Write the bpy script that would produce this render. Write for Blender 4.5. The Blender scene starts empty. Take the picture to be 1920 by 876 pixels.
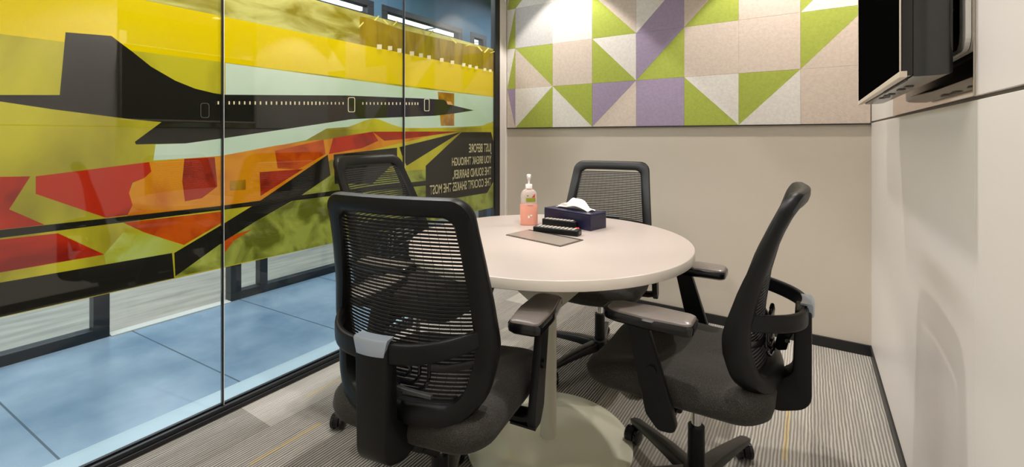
import bpy, bmesh, math, random
from mathutils import Vector, Matrix
from mathutils.geometry import delaunay_2d_cdt
random.seed(7)
C = bpy.context.scene.collection
PI = math.pi
# ------------------------------------------------------------ camera
F_PX = 852.0; CX = 960.0; HY = 256.0; CAMH = 1.125
YAW = math.radians(33.27)
cam_d = bpy.data.cameras.new('camera')
cam = bpy.data.objects.new('camera', cam_d); C.objects.link(cam)
cam.location = (0, 0, CAMH); cam.rotation_euler = (PI/2, 0, YAW)
cam_d.sensor_width = 36; cam_d.lens = F_PX/1920*36; cam_d.clip_start = 0.02
cam_d.shift_y = -(438-HY)/1920
bpy.context.scene.camera = cam
# room numbers (metres)
GX, RX, BY, FY, CZ = -2.0, 0.27, 2.954, -0.85, 2.55
OX = -3.3          # glazed wall on the far side of the corridor
# ------------------------------------------------------------ view / world
sc = bpy.context.scene
sc.view_settings.view_transform = 'Standard'
try: sc.view_settings.look = 'None'
except Exception: pass
sc.view_settings.gamma = 1.0; sc.view_settings.use_curve_mapping = False
sc.view_settings.exposure = 0.3
sc.cycles.max_bounces = 10; sc.cycles.transparent_max_bounces = 24
w = bpy.data.worlds.new('sky'); sc.world = w; w.use_nodes = True
w.node_tree.nodes['Background'].inputs[0].default_value = (0.62, 0.80, 1.0, 1)
w.node_tree.nodes['Background'].inputs[1].default_value = 1.2

def area(name, loc, sx, sy, power, col, rot=(0, 0, 0), spread=PI):
    d = bpy.data.lights.new(name, 'AREA'); d.shape = 'RECTANGLE'; d.size = sx; d.size_y = sy
    d.energy = power; d.color = col; d.spread = spread
    o = bpy.data.objects.new(name, d); C.objects.link(o); o.location = loc; o.rotation_euler = rot
    return o
COOL = (0.90, 0.95, 1.0); WARM = (1.0, 0.945, 0.89)
# unseen cool fill lamps added over the corridor and open office
area('corridor_fill', (-2.65, 1.2, 2.72), 0.5, 3.6, 52, COOL)
area('corridor_fill', (-2.65, 5.4, 2.72), 0.5, 3.0, 30, COOL)
area('office_fill', (-5.9, 1.2, 2.85), 2.0, 4.0, 95, COOL)
# room downlights: lamps sit in the ceiling cans built further down
DOWN = [(-1.43, 2.61), (-0.12, 2.60), (-1.50, 1.25), (-0.25, 1.20)]
DPOW = [48, 56, 50, 64]
# soft unseen fill lamp added just under the room's ceiling
area('ceiling_fill_light', (-0.86, 0.2, CZ-0.012), 0.9, 0.9, 15, WARM)

# ------------------------------------------------------------ helpers
def wpt(px, py, X=None, Y=None, Z=None):
    """pixel of the photograph -> point on the plane X=, Y= or Z= (metres)"""
    a = (px-CX)/F_PX; b = -(py-HY)/F_PX
    d = Vector((a*math.cos(YAW)-math.sin(YAW), a*math.sin(YAW)+math.cos(YAW), b))
    if X is not None: t = X/d.x
    elif Y is not None: t = Y/d.y
    else: t = (Z-CAMH)/d.z
    return Vector((d.x*t, d.y*t, CAMH+d.z*t))

def nmat(name):
    m = bpy.data.materials.new(name); m.use_nodes = True
    nt = m.node_tree; nt.nodes.clear()
    out = nt.nodes.new('ShaderNodeOutputMaterial')
    return m, nt, out
def N(nt, t, **kw):
    n = nt.nodes.new(t)
    for k, v in kw.items():
        if k.startswith('i_'):
            key = k[2:]; key = int(key) if key.isdigit() else key.replace('_', ' ')
            if isinstance(v, tuple) and len(v) == 3: v = v + (1,)
            n.inputs[key].default_value = v
        else: setattr(n, k, v)
    return n
def srgb(r, g, b):
    f = lambda c: (c/255/12.92 if c/255 <= 0.04045 else ((c/255+0.055)/1.055)**2.4)
    return (f(r), f(g), f(b))
def M(name, col, rough=0.5, metal=0.0, var=0.0, vscale=20, bump=0.0, bscale=200, spec=0.5, coat=0.0, trans=0.0, emit=None, estr=0, ior=1.5, col2=None):
    m, nt, out = nmat(name)
    p = N(nt, 'ShaderNodeBsdfPrincipled')
    p.inputs['Roughness'].default_value = rough; p.inputs['Metallic'].default_value = metal
    p.inputs['Specular IOR Level'].default_value = spec; p.inputs['Coat Weight'].default_value = coat
    p.inputs['Coat Roughness'].default_value = 0.05
    p.inputs['Transmission Weight'].default_value = trans; p.inputs['IOR'].default_value = ior
    p.inputs['Base Color'].default_value = (*col, 1)
    if emit: p.inputs['Emission Color'].default_value = (*emit, 1); p.inputs['Emission Strength'].default_value = estr
    tc = N(nt, 'ShaderNodeTexCoord')
    if var > 0:
        nz = N(nt, 'ShaderNodeTexNoise', i_Scale=vscale, i_Detail=5.0)
        nt.links.new(tc.outputs['Object'], nz.inputs['Vector'])
        mx = N(nt, 'ShaderNodeMix', data_type='RGBA')
        c2 = col2 or tuple(max(0, c*(1-var)) for c in col)
        mx.inputs[6].default_value = (*col, 1); mx.inputs[7].default_value = (*c2, 1)
        rp = N(nt, 'ShaderNodeMapRange', i_1=0.35, i_2=0.65)
        nt.links.new(nz.outputs['Fac'], rp.inputs[0]); nt.links.new(rp.outputs[0], mx.inputs[0])
        nt.links.new(mx.outputs[2], p.inputs['Base Color'])
    if bump > 0:
        nb = N(nt, 'ShaderNodeTexNoise', i_Scale=bscale, i_Detail=3.0)
        nt.links.new(tc.outputs['Object'], nb.inputs['Vector'])
        b = N(nt, 'ShaderNodeBump', i_Strength=bump, i_Distance=0.002)
        nt.links.new(nb.outputs['Fac'], b.inputs['Height']); nt.links.new(b.outputs[0], p.inputs['Normal'])
    nt.links.new(p.outputs[0], out.inputs[0])
    return m

def obj(name, bm, mat, parent=None, smooth=False, kind=None, loc=None):
    me = bpy.data.meshes.new(name); 
    bmesh.ops.recalc_face_normals(bm, faces=bm.faces[:])
    bm.to_mesh(me); bm.free()
    mats = mat if isinstance(mat, (list, tuple)) else [mat]
    for x in mats: me.materials.append(x)
    if smooth:
        for p in me.polygons: p.use_smooth = True
        try: me.set_sharp_from_angle(angle=math.radians(38))
        except Exception: pass
    o = bpy.data.objects.new(name, me); C.objects.link(o)
    if parent: o.parent = parent
    if kind: o['kind'] = kind
    if loc: o.location = loc
    return o
def tag(o, label, cat, group=None, kind=None):
    o['label'] = label; o['category'] = cat
    if group: o['group'] = group
    if kind: o['kind'] = kind
    return o
def thing(name, label, cat, loc=(0, 0, 0), rz=0, group=None):
    o = bpy.data.objects.new(name, None); C.objects.link(o); o.empty_display_size = 0.1
    o.location = loc; o.rotation_euler = (0, 0, rz)
    return tag(o, label, cat, group)
def struct(name, bm, mat, parent=None, smooth=False):
    return obj(name, bm, mat, parent, smooth, kind='structure')
def B(): return bmesh.new()
def box(bm, x0, x1, y0, y1, z0, z1, bev=0.0, mi=0, seg=2, mtx=None):
    r = bmesh.ops.create_cube(bm, size=1.0)
    vs = r['verts']
    for v in vs:
        v.co = Vector(((x0+x1)/2+v.co.x*(x1-x0), (y0+y1)/2+v.co.y*(y1-y0), (z0+z1)/2+v.co.z*(z1-z0)))
    fs = set(f for v in vs for f in v.link_faces)
    if bev > 0:
        es = list(set(e for v in vs for e in v.link_edges))
        r2 = bmesh.ops.bevel(bm, geom=es, offset=bev, segments=seg, affect='EDGES', profile=0.5)
        fs = set(r2['faces']) | set(f for f in fs if f.is_valid)
        vs = list(set(v for f in fs for v in f.verts))
    for f in fs:
        if f.is_valid: f.material_index = mi
    if mtx is not None:
        for v in vs: v.co = mtx @ v.co
    return vs
def loft(bm, loops, cap=True, closed=False, mi=0, mtx=None):
    R = []
    for lp in loops:
        R.append([bm.verts.new((mtx @ Vector(p)) if mtx is not None else p) for p in lp])
    n = len(R[0]); k = len(R)
    for i in range(k if closed else k-1):
        a, b = R[i], R[(i+1) % k]
        for j in range(n):
            f = bm.faces.new((a[j], a[(j+1) % n], b[(j+1) % n], b[j])); f.material_index = mi
    if cap and not closed:
        f = bm.faces.new(R[0][::-1]); f.material_index = mi
        f = bm.faces.new(R[-1]); f.material_index = mi
    return R
def cyl(bm, p0, p1, r0, r1=None, seg=20, mi=0):
    r1 = r0 if r1 is None else r1
    p0, p1 = Vector(p0), Vector(p1); d = (p1-p0).normalized()
    u = d.orthogonal().normalized(); v = d.cross(u)
    L = lambda c, r: [c+u*math.cos(a)*r+v*math.sin(a)*r for a in [2*PI*i/seg for i in range(seg)]]
    loft(bm, [L(p0, r0), L(p1, r1)], mi=mi)
def lathe(bm, prof, c=(0, 0, 0), seg=40, mi=0, sx=1, sy=1):
    c = Vector(c)
    loft(bm, [[c+Vector((math.cos(2*PI*i/seg)*r*sx, math.sin(2*PI*i/seg)*r*sy, z)) for i in range(seg)] for r, z in prof], mi=mi)
def tube(bm, pts, r, seg=10, mi=0, flat=None):
    """swept round (or flat=(w,h)) bar along points"""
    pts = [Vector(p) for p in pts]; loops = []
    up0 = Vector((0, 0, 1))
    for i, p in enumerate(pts):
        d = (pts[min(i+1, len(pts)-1)]-pts[max(i-1, 0)]).normalized()
        up = up0 if abs(d.z) < 0.95 else Vector((0, 1, 0))
        s = d.cross(up).normalized(); u = s.cross(d)
        rr = r[i] if isinstance(r, (list, tuple)) else r
        if flat:
            wv, hv = (flat[i] if isinstance(flat, list) else flat)
            q = []
            for k in range(seg):
                a = 2*PI*(k+0.5)/seg; ca, sa = math.cos(a), math.sin(a)
                e = 0.45
                q.append(p+s*wv/2*math.copysign(abs(ca)**e, ca)+u*hv/2*math.copysign(abs(sa)**e, sa))
            loops.append(q)
        else:
            loops.append([p+s*math.cos(2*PI*k/seg)*rr+u*math.sin(2*PI*k/seg)*rr for k in range(seg)])
    loft(bm, loops, mi=mi)
def catmull(P, n=6):
    out = []; P = [Vector(p) for p in P]
    for i in range(len(P)-1):
        a, b, c, d = P[max(i-1, 0)], P[i], P[i+1], P[min(i+2, len(P)-1)]
        for k in range(n):
            t = k/n
            out.append(0.5*((2*b)+(c-a)*t+(2*a-5*b+4*c-d)*t*t+(3*b-a-3*c+d)*t**3))
    out.append(P[-1]); return out
def rounded(poly, rad, n=6, m=4):
    """closed 2D polygon with rounded corners; n samples per corner, m per straight"""
    out = []; k = len(poly); arcs = []
    for i in range(k):
        p = Vector(poly[i]); a = Vector(poly[i-1])-p; b = Vector(poly[(i+1) % k])-p
        r = rad[i] if isinstance(rad, (list, tuple)) else rad
        ang = a.angle(b); t = r/math.tan(ang/2); t = min(t, a.length*0.49, b.length*0.49); r = t*math.tan(ang/2)
        bis = (a.normalized()+b.normalized()).normalized(); c = p+bis*(r/math.sin(ang/2))
        s = p+a.normalized()*t-c; e = p+b.normalized()*t-c
        a0 = math.atan2(s.y, s.x); a1 = math.atan2(e.y, e.x); da = (a1-a0+PI) % (2*PI)-PI
        arcs.append([c+Vector((math.cos(a0+da*j/n), math.sin(a0+da*j/n)))*r for j in range(n+1)])
    for i in range(k):
        out += arcs[i]; s = arcs[i][-1]; e = arcs[(i+1) % k][0]
        for j in range(1, m): out.append(s.lerp(e, j/m))
    return out
def prism(bm, poly, z0, z1, mtx=None, mi=0, bev=0.0):
    L = [[(p[0], p[1], z0) for p in poly], [(p[0], p[1], z1) for p in poly]]
    if bev > 0:
        cx = sum(p[0] for p in poly)/len(poly); cy = sum(p[1] for p in poly)/len(poly)
        def ins(p):
            v = Vector((p[0]-cx, p[1]-cy)); l = v.length; v = v*(max(l-bev, 0)/l); return (cx+v.x, cy+v.y)
        L = [[(*ins(p), z0) for p in poly], [(p[0], p[1], z0+bev) for p in poly], [(p[0], p[1], z1-bev) for p in poly], [(*ins(p), z1) for p in poly]]
    loft(bm, L, mtx=mtx, mi=mi)

# ------------------------------------------------------------ materials
m_wall_back = M('taupe_paint', srgb(200, 189, 174), 0.6, var=0.04, vscale=2, bump=0.12, bscale=400)
m_wall_right = M('off_white_laminate', srgb(228, 221, 215), 0.38, var=0.02, vscale=1.5, bump=0.03, bscale=300)
m_wall_plain = M('white_paint', srgb(225, 220, 214), 0.7, bump=0.05, bscale=300)
m_ceil = M('ceiling_paint', srgb(232, 230, 226), 0.8, bump=0.05, bscale=200)
m_black_trim = M('black_trim', srgb(22, 22, 24), 0.4)
m_groove = M('dark_groove', srgb(90, 80, 72), 0.5)
m_black_plastic = M('black_plastic', srgb(13, 14, 15), 0.42, bump=0.08, bscale=900, spec=0.3)
m_black_gloss = M('black_gloss', srgb(18, 18, 20), 0.16)
m_base_plastic = M('base_plastic', srgb(26, 25, 25), 0.34, bump=0.05, bscale=700)
m_mesh = M('mesh_fabric', srgb(17, 17, 17), 0.75)
m_chrome = M('chrome', (0.75, 0.75, 0.76), 0.12, metal=1.0)
m_silver = M('silver_plastic', srgb(168, 178, 192), 0.3, metal=0.35)
m_pad = M('arm_pad_rubber', srgb(112, 104, 98), 0.28, bump=0.05, bscale=900)
m_table = M('table_laminate', srgb(178, 165, 158), 0.32, bump=0.01, bscale=500)
m_table_edge = M('table_edge', srgb(216, 208, 196), 0.35)
m_pole = M('cream_powder_coat', srgb(214, 210, 190), 0.28)
m_disc = M('cream_gloss_base', srgb(240, 238, 216), 0.12, coat=0.3)

def fabric_mat():
    m, nt, out = nmat('seat_fabric')
    p = N(nt, 'ShaderNodeBsdfPrincipled', i_Roughness=0.85)
    p.inputs['Sheen Weight'].default_value = 0.08; p.inputs['Specular IOR Level'].default_value = 0.25
    tc = N(nt, 'ShaderNodeTexCoord')
    v = N(nt, 'ShaderNodeTexVoronoi', i_Scale=420.0); nt.links.new(tc.outputs['Object'], v.inputs['Vector'])
    mx = N(nt, 'ShaderNodeMix', data_type='RGBA'); mx.inputs[6].default_value = (*srgb(25, 24, 23), 1); mx.inputs[7].default_value = (*srgb(70, 66, 61), 1)
    nt.links.new(v.outputs['Distance'], mx.inputs[0]); nt.links.new(mx.outputs[2], p.inputs['Base Color'])
    b = N(nt, 'ShaderNodeBump', i_Strength=0.3, i_Distance=0.001); nt.links.new(v.outputs['Distance'], b.inputs['Height'])
    nt.links.new(b.outputs[0], p.inputs['Normal']); nt.links.new(p.outputs[0], out.inputs[0])
    return m
m_fabric = fabric_mat()

def math_n(nt, op, a, b=None, c=None):
    n = N(nt, 'ShaderNodeMath', operation=op)
    for i, x in enumerate((a, b, c)):
        if x is None: continue
        if isinstance(x, (int, float)): n.inputs[i].default_value = x
        else: nt.links.new(x, n.inputs[i])
    return n.outputs[0]
def carpet_mat():
    m, nt, out = nmat('striped_plank_carpet')
    p = N(nt, 'ShaderNodeBsdfPrincipled', i_Roughness=0.95); p.inputs['Specular IOR Level'].default_value = 0.15
    tc = N(nt, 'ShaderNodeTexCoord'); sp = N(nt, 'ShaderNodeSeparateXYZ'); nt.links.new(tc.outputs['Object'], sp.inputs[0])
    x, y = sp.outputs[0], sp.outputs[1]
    col = math_n(nt, 'FLOOR', math_n(nt, 'DIVIDE', x, 0.25))
    off = math_n(nt, 'MULTIPLY', col, 0.37)
    row = math_n(nt, 'FLOOR', math_n(nt, 'ADD', math_n(nt, 'DIVIDE', y, 1.0), off))
    cv = N(nt, 'ShaderNodeCombineXYZ'); nt.links.new(col, cv.inputs[0]); nt.links.new(row, cv.inputs[1])
    wn = N(nt, 'ShaderNodeTexWhiteNoise'); nt.links.new(cv.outputs[0], wn.inputs['Vector'])
    r1 = wn.outputs['Value']
    wc = N(nt, 'ShaderNodeSeparateColor'); nt.links.new(wn.outputs['Color'], wc.inputs[0])
    # ribs 1 cm apart, wobbling and breaking
    mp = N(nt, 'ShaderNodeMapping'); mp.inputs['Scale'].default_value = (40, 8, 1); nt.links.new(tc.outputs['Object'], mp.inputs[0])
    nz = N(nt, 'ShaderNodeTexNoise', i_Scale=1.0, i_Detail=3.0); nt.links.new(mp.outputs[0], nz.inputs['Vector'])
    ph = math_n(nt, 'ADD', math_n(nt, 'MULTIPLY', x, 2*PI/0.0112), math_n(nt, 'MULTIPLY', nz.outputs['Fac'], 5.0))
    rib = math_n(nt, 'ADD', math_n(nt, 'MULTIPLY', math_n(nt, 'SINE', ph), 0.5), 0.5)
    fine = N(nt, 'ShaderNodeTexNoise', i_Scale=350.0, i_Detail=3.0); nt.links.new(tc.outputs['Object'], fine.inputs['Vector'])
    mp2 = N(nt, 'ShaderNodeMapping'); mp2.inputs['Scale'].default_value = (28, 2.2, 1); nt.links.new(tc.outputs['Object'], mp2.inputs[0])
    patch = N(nt, 'ShaderNodeTexNoise', i_Scale=1.0, i_Detail=2.0); nt.links.new(mp2.outputs[0], patch.inputs['Vector'])
    # rib strength differs per plank
    amt = math_n(nt, 'MULTIPLY', math_n(nt, 'MULTIPLY_ADD', wc.outputs[1], 0.7, 0.35), math_n(nt, 'MULTIPLY_ADD', patch.outputs['Fac'], 1.6, 0.2))
    ribs = math_n(nt, 'MULTIPLY', math_n(nt, 'SUBTRACT', 1.0, rib), amt)
    val = math_n(nt, 'SUBTRACT', math_n(nt, 'MULTIPLY_ADD', r1, 0.30, 0.62), math_n(nt, 'MULTIPLY', ribs, 0.75))
    val = math_n(nt, 'ADD', val, math_n(nt, 'MULTIPLY', math_n(nt, 'SUBTRACT', patch.outputs['Fac'], 0.5), 0.55))
    val = math_n(nt, 'ADD', val, math_n(nt, 'MULTIPLY', math_n(nt, 'SUBTRACT', fine.outputs['Fac'], 0.5), 0.35))
    cr = N(nt, 'ShaderNodeValToRGB'); e = cr.color_ramp.elements
    e[0].position = 0.05; e[0].color = (*srgb(58, 54, 50), 1); e[1].position = 0.95; e[1].color = (*srgb(200, 194, 184), 1)
    nt.links.new(val, cr.inputs[0])
    # yellow accent yarn: a narrow line in some planks
    fx = math_n(nt, 'FRACT', math_n(nt, 'DIVIDE', x, 0.25))
    dl = math_n(nt, 'ABSOLUTE', math_n(nt, 'SUBTRACT', fx, math_n(nt, 'MULTIPLY_ADD', wc.outputs[0], 0.6, 0.2)))
    on = math_n(nt, 'MULTIPLY', math_n(nt, 'LESS_THAN', dl, 0.028), math_n(nt, 'GREATER_THAN', wc.outputs[2], 0.62))
    mp3 = N(nt, 'ShaderNodeMapping'); mp3.inputs['Scale'].default_value = (3, 3.3, 1); nt.links.new(tc.outputs['Object'], mp3.inputs[0])
    seg = N(nt, 'ShaderNodeTexNoise', i_Scale=1.0, i_Detail=0.0); nt.links.new(mp3.outputs[0], seg.inputs['Vector'])
    on = math_n(nt, 'MULTIPLY', on, math_n(nt, 'GREATER_THAN', seg.outputs['Fac'], 0.5))
    on = math_n(nt, 'MULTIPLY', on, math_n(nt, 'MULTIPLY_ADD', rib, 0.5, 0.1))
    mx = N(nt, 'ShaderNodeMix', data_type='RGBA'); nt.links.new(on, mx.inputs[0]); nt.links.new(cr.outputs[0], mx.inputs[6]); mx.inputs[7].default_value = (*srgb(214, 178, 74), 1)
    nt.links.new(mx.outputs[2], p.inputs['Base Color'])
    b = N(nt, 'ShaderNodeBump', i_Strength=0.6, i_Distance=0.002)
    nt.links.new(math_n(nt, 'ADD', rib, fine.outputs['Fac']), b.inputs['Height']); nt.links.new(b.outputs[0], p.inputs['Normal'])
    nt.links.new(p.outputs[0], out.inputs[0]); return m
m_carpet = carpet_mat()

def blue_floor_mat():
    m, nt, out = nmat('blue_polished_floor')
    p = N(nt, 'ShaderNodeBsdfPrincipled', i_Roughness=0.22)
    tc = N(nt, 'ShaderNodeTexCoord'); sp = N(nt, 'ShaderNodeSeparateXYZ'); nt.links.new(tc.outputs['Object'], sp.inputs[0])
    nz = N(nt, 'ShaderNodeTexNoise', i_Scale=2.2, i_Detail=5.0); nt.links.new(tc.outputs['Object'], nz.inputs['Vector'])
    rp = N(nt, 'ShaderNodeMapRange', i_1=0.35, i_2=0.65); nt.links.new(nz.outputs['Fac'], rp.inputs[0])
    mx = N(nt, 'ShaderNodeMix', data_type='RGBA'); mx.inputs[6].default_value = (*srgb(106, 136, 160), 1); mx.inputs[7].default_value = (*srgb(152, 174, 192), 1)
    nt.links.new(rp.outputs[0], mx.inputs[0])
    yy = math_n(nt, 'ADD', sp.outputs[1], math_n(nt, 'MULTIPLY', sp.outputs[0], -0.06))
    fr = math_n(nt, 'FRACT', math_n(nt, 'DIVIDE', math_n(nt, 'ADD', yy, -1.19+6.3), 0.6))
    seam = math_n(nt, 'LESS_THAN', math_n(nt, 'ABSOLUTE', math_n(nt, 'SUBTRACT', fr, 0.5)), 0.006)
    mx2 = N(nt, 'ShaderNodeMix', data_type='RGBA'); nt.links.new(seam, mx2.inputs[0]); nt.links.new(mx.outputs[2], mx2.inputs[6]); mx2.inputs[7].default_value = (*srgb(70, 90, 105), 1)
    nt.links.new(mx2.outputs[2], p.inputs['Base Color']); nt.links.new(p.outputs[0], out.inputs[0]); return m
m_blue_floor = blue_floor_mat()
def plank_mat():
    m, nt, out = nmat('pale_wood_floor')
    p = N(nt, 'ShaderNodeBsdfPrincipled', i_Roughness=0.5)
    tc = N(nt, 'ShaderNodeTexCoord'); mp = N(nt, 'ShaderNodeMapping'); mp.inputs['Scale'].default_value = (9, 1.2, 1)
    nt.links.new(tc.outputs['Object'], mp.inputs[0])
    nz = N(nt, 'ShaderNodeTexNoise', i_Scale=1.6, i_Detail=4.0); nt.links.new(mp.outputs[0], nz.inputs['Vector'])
    rp = N(nt, 'ShaderNodeMapRange', i_1=0.3, i_2=0.7); nt.links.new(nz.outputs['Fac'], rp.inputs[0])
    mx = N(nt, 'ShaderNodeMix', data_type='RGBA'); mx.inputs[6].default_value = (*srgb(150, 147, 134), 1); mx.inputs[7].default_value = (*srgb(188, 184, 168), 1)
    nt.links.new(rp.outputs[0], mx.inputs[0]); nt.links.new(mx.outputs[2], p.inputs['Base Color']); nt.links.new(p.outputs[0], out.inputs[0]); return m
m_plank = plank_mat()

def glass_mat(name='clear_glass', tint=(0.97, 0.985, 0.98), refl=1.0):
    m, nt, out = nmat(name)
    tr = N(nt, 'ShaderNodeBsdfTransparent', i_Color=tint); gl = N(nt, 'ShaderNodeBsdfGlossy', i_Roughness=0.0)
    geo = N(nt, 'ShaderNodeNewGeometry')
    ior = math_n(nt, 'MULTIPLY_ADD', geo.outputs['Backfacing'], 0.667-1.5, 1.5)
    fr = N(nt, 'ShaderNodeFresnel'); nt.links.new(ior, fr.inputs['IOR'])
    mx = N(nt, 'ShaderNodeMixShader')
    nt.links.new(math_n(nt, 'MULTIPLY', fr.outputs[0], refl), mx.inputs[0])
    nt.links.new(tr.outputs[0], mx.inputs[1]); nt.links.new(gl.outputs[0], mx.inputs[2]); nt.links.new(mx.outputs[0], out.inputs[0])
    return m
m_glass = glass_mat()

def film_mat(name, col, col2=None, scale=3.0, detail=4.0, lo=0.4, hi=0.6, clear=0.10, trans=0.45, stretch=(1, 1, 1), kind='noise'):
    """printed vinyl: part diffuse, part translucent, a little see-through"""
    m, nt, out = nmat(name)
    tc = N(nt, 'ShaderNodeTexCoord')
    di = N(nt, 'ShaderNodeBsdfDiffuse'); tl = N(nt, 'ShaderNodeBsdfTranslucent'); tr = N(nt, 'ShaderNodeBsdfTransparent')
    for n in (di, tl, tr): n.inputs[0].default_value = (*col, 1)
    if col2:
        mp = N(nt, 'ShaderNodeMapping'); mp.inputs['Scale'].default_value = stretch; nt.links.new(tc.outputs['Object'], mp.inputs[0])
        if kind == 'noise':
            t = N(nt, 'ShaderNodeTexNoise', i_Scale=scale, i_Detail=detail, i_Distortion=0.6); o_ = t.outputs['Fac']
        else:
            t = N(nt, 'ShaderNodeTexVoronoi', i_Scale=scale, distance='CHEBYCHEV'); o_ = t.outputs['Distance']
        nt.links.new(mp.outputs[0], t.inputs['Vector'])
        rp = N(nt, 'ShaderNodeMapRange', i_1=lo, i_2=hi); nt.links.new(o_, rp.inputs[0])
        mx = N(nt, 'ShaderNodeMix', data_type='RGBA'); mx.inputs[6].default_value = (*col, 1); mx.inputs[7].default_value = (*col2, 1)
        nt.links.new(rp.outputs[0], mx.inputs[0])
        for n in (di, tl, tr): nt.links.new(mx.outputs[2], n.inputs[0])
    a = N(nt, 'ShaderNodeMixShader', i_0=trans); nt.links.new(di.outputs[0], a.inputs[1]); nt.links.new(tl.outputs[0], a.inputs[2])
    b = N(nt, 'ShaderNodeMixShader', i_0=clear); nt.links.new(a.outputs[0], b.inputs[1]); nt.links.new(tr.outputs[0], b.inputs[2])
    nt.links.new(b.outputs[0], out.inputs[0]); return m

# ------------------------------------------------------------ room shell
b = B(); box(b, GX-0.02, RX+0.1, FY-0.1, BY+0.1, -0.08, 0.0); struct('floor', b, m_carpet)
b = B(); box(b, GX-0.02, RX+0.1, FY-0.1, BY+0.1, CZ, CZ+0.08)
ceiling = struct('ceiling', b, m_ceil)
b = B(); box(b, GX-0.06, RX+0.1, BY, BY+0.1, 0, CZ); struct('wall_back', b, m_wall_back)
b = B(); box(b, GX-0.06, RX+0.1, FY-0.1, FY, 0, CZ); struct('wall_front', b, m_wall_plain)
GZ = 1.198     # height of the groove running round the room
b = B(); box(b, RX, RX+0.1, FY, BY, 0, CZ); struct('wall_right', b, m_groove)
# wall lining boards of the right wall, below and above the groove
b = B()
box(b, RX-0.008, RX, FY, 1.2068, 0.055, GZ-0.004, 0.001); box(b, RX-0.008, RX, 1.2072, BY, 0.055, GZ-0.004, 0.001)
box(b, RX-0.008, RX, FY, 1.2025, GZ+0.004, CZ, 0.001); box(b, RX-0.008, RX, 2.206, BY, GZ+0.004, CZ, 0.001)
struct('trim_1', b, m_wall_right)
# stub of wall between glass and back wall
b = B(); box(b, GX-0.06, GX+0.012, 2.862, BY, 0, CZ); struct('wall_left', b, m_wall_right)
b = B(); box(b, GX+0.012, GX+0.017, BY-0.02, BY-0.001, 0.0, CZ); struct('trim_2', b, M('pale_edge', srgb(240, 236, 228), 0.4))
b = B(); box(b, GX+0.02, RX-0.004, BY-0.012, BY, 0, 0.055, 0.002); struct('baseboard_back', b, m_black_trim)
b = B(); box(b, RX-0.014, RX, FY, BY-0.012, 0, 0.052, 0.002); struct('baseboard_right', b, m_black_trim)

# ------------------------------------------------------------ felt panel
felt_cols = {'w': srgb(226, 220, 212), 'b': srgb(212, 196, 182), 'g': srgb(168, 178, 82), 'l': srgb(164, 148, 172), 'y': srgb(198, 194, 190)}  # y: pale felt greyed, shade beside the lamp cone put into its colour
def felt(name, col):
    return M(name, col, 0.95, var=0.10, vscale=60, bump=0.5, bscale=260, spec=0.1)
FM = {k: felt('felt_'+k, v) for k, v in felt_cols.items()}
xs = [-1.975, -1.899, -1.575, -1.264, -0.955, -0.653, -0.349, -0.044, 0.258]
zs = [1.192, 1.493, 1.803, 2.11, 2.41]
# per row, per column: one letter, or direction ('/' or '\\') + upper letter + lower letter
pat = [
 ['\\lb', '/wg', '\\gw', '/lb', 'l', '\\wg', '/gw', 'b'],
 ['/wg', '\\gb', 'b', '\\wg', '/lg', 'b', 'b', '/gb'],
 ['/wg', 'y', 'w', '\\bg', '/wl', '/bg', 'b', '/gw'],
 ['/yg', '/gw', '\\wb', 'g', '\\lw', 'w', '/lb', 'g'],
]
panel = thing('acoustic_wall_panel', 'large felt wall panel of green, lilac, white and beige triangles on the back wall', 'wall panel', ((xs[0]+xs[-1])/2, BY, zs[0]))
pc = Vector(panel.location)
buck = {}
gp = 0.0002
for r in range(4):
    for c in range(8):
        x0, x1, z0, z1 = xs[c]+gp, xs[c+1]-gp, zs[r]+gp, zs[r+1]-gp
        s = pat[r][c]
        if len(s) == 1: buck.setdefault(s, []).append([(x0, z0), (x1, z0), (x1, z1), (x0, z1)])
        elif s[0] == '/':
            buck.setdefault(s[1], []).append([(x0, z0), (x1, z1), (x0, z1)]); buck.setdefault(s[2], []).append([(x0, z0), (x1, z0), (x1, z1)])
        else:
            buck.setdefault(s[1], []).append([(x0, z1), (x1, z0), (x1, z1)]); buck.setdefault(s[2], []).append([(x0, z0), (x1, z0), (x0, z1)])
fnames = {'w': 'white_felt', 'b': 'beige_felt', 'g': 'green_felt', 'l': 'lilac_felt', 'y': 'shaded_grey_felt'}
for k, polys in buck.items():
    b = B()
    for P in polys:
        cx = sum(p[0] for p in P)/len(P); cz = sum(p[1] for p in P)/len(P)
        def sh(p, e): 
            v = Vector((cx-p[0], cz-p[1])); return (p[0]+v.x*e, p[1]+v.y*e)
        L = [[(p[0], BY-0.0015, p[1]) for p in P], [(p[0], BY-0.0125, p[1]) for p in P], [(*[sh(p, 0.006)[0]], BY-0.0135, sh(p, 0.006)[1]) for p in P]]
        loft(b, [[Vector(q)-pc for q in l] for l in L])
    o = obj(fnames[k], b, FM[k], panel); o['label'] = fnames[k].replace('_', ' ')+' tiles'
b = B(); box(b, xs[0]-pc.x, xs[-1]-pc.x, -0.0015, 0, 0, zs[-1]-zs[0]); obj('backing_board', b, M('backing_felt', srgb(214, 206, 192), 0.9), panel)
b = B(); box(b, xs[0]-pc.x, xs[-1]-pc.x, -0.016, 0, -0.005, 0); obj('bottom_trim', b, m_black_trim, panel)

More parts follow.
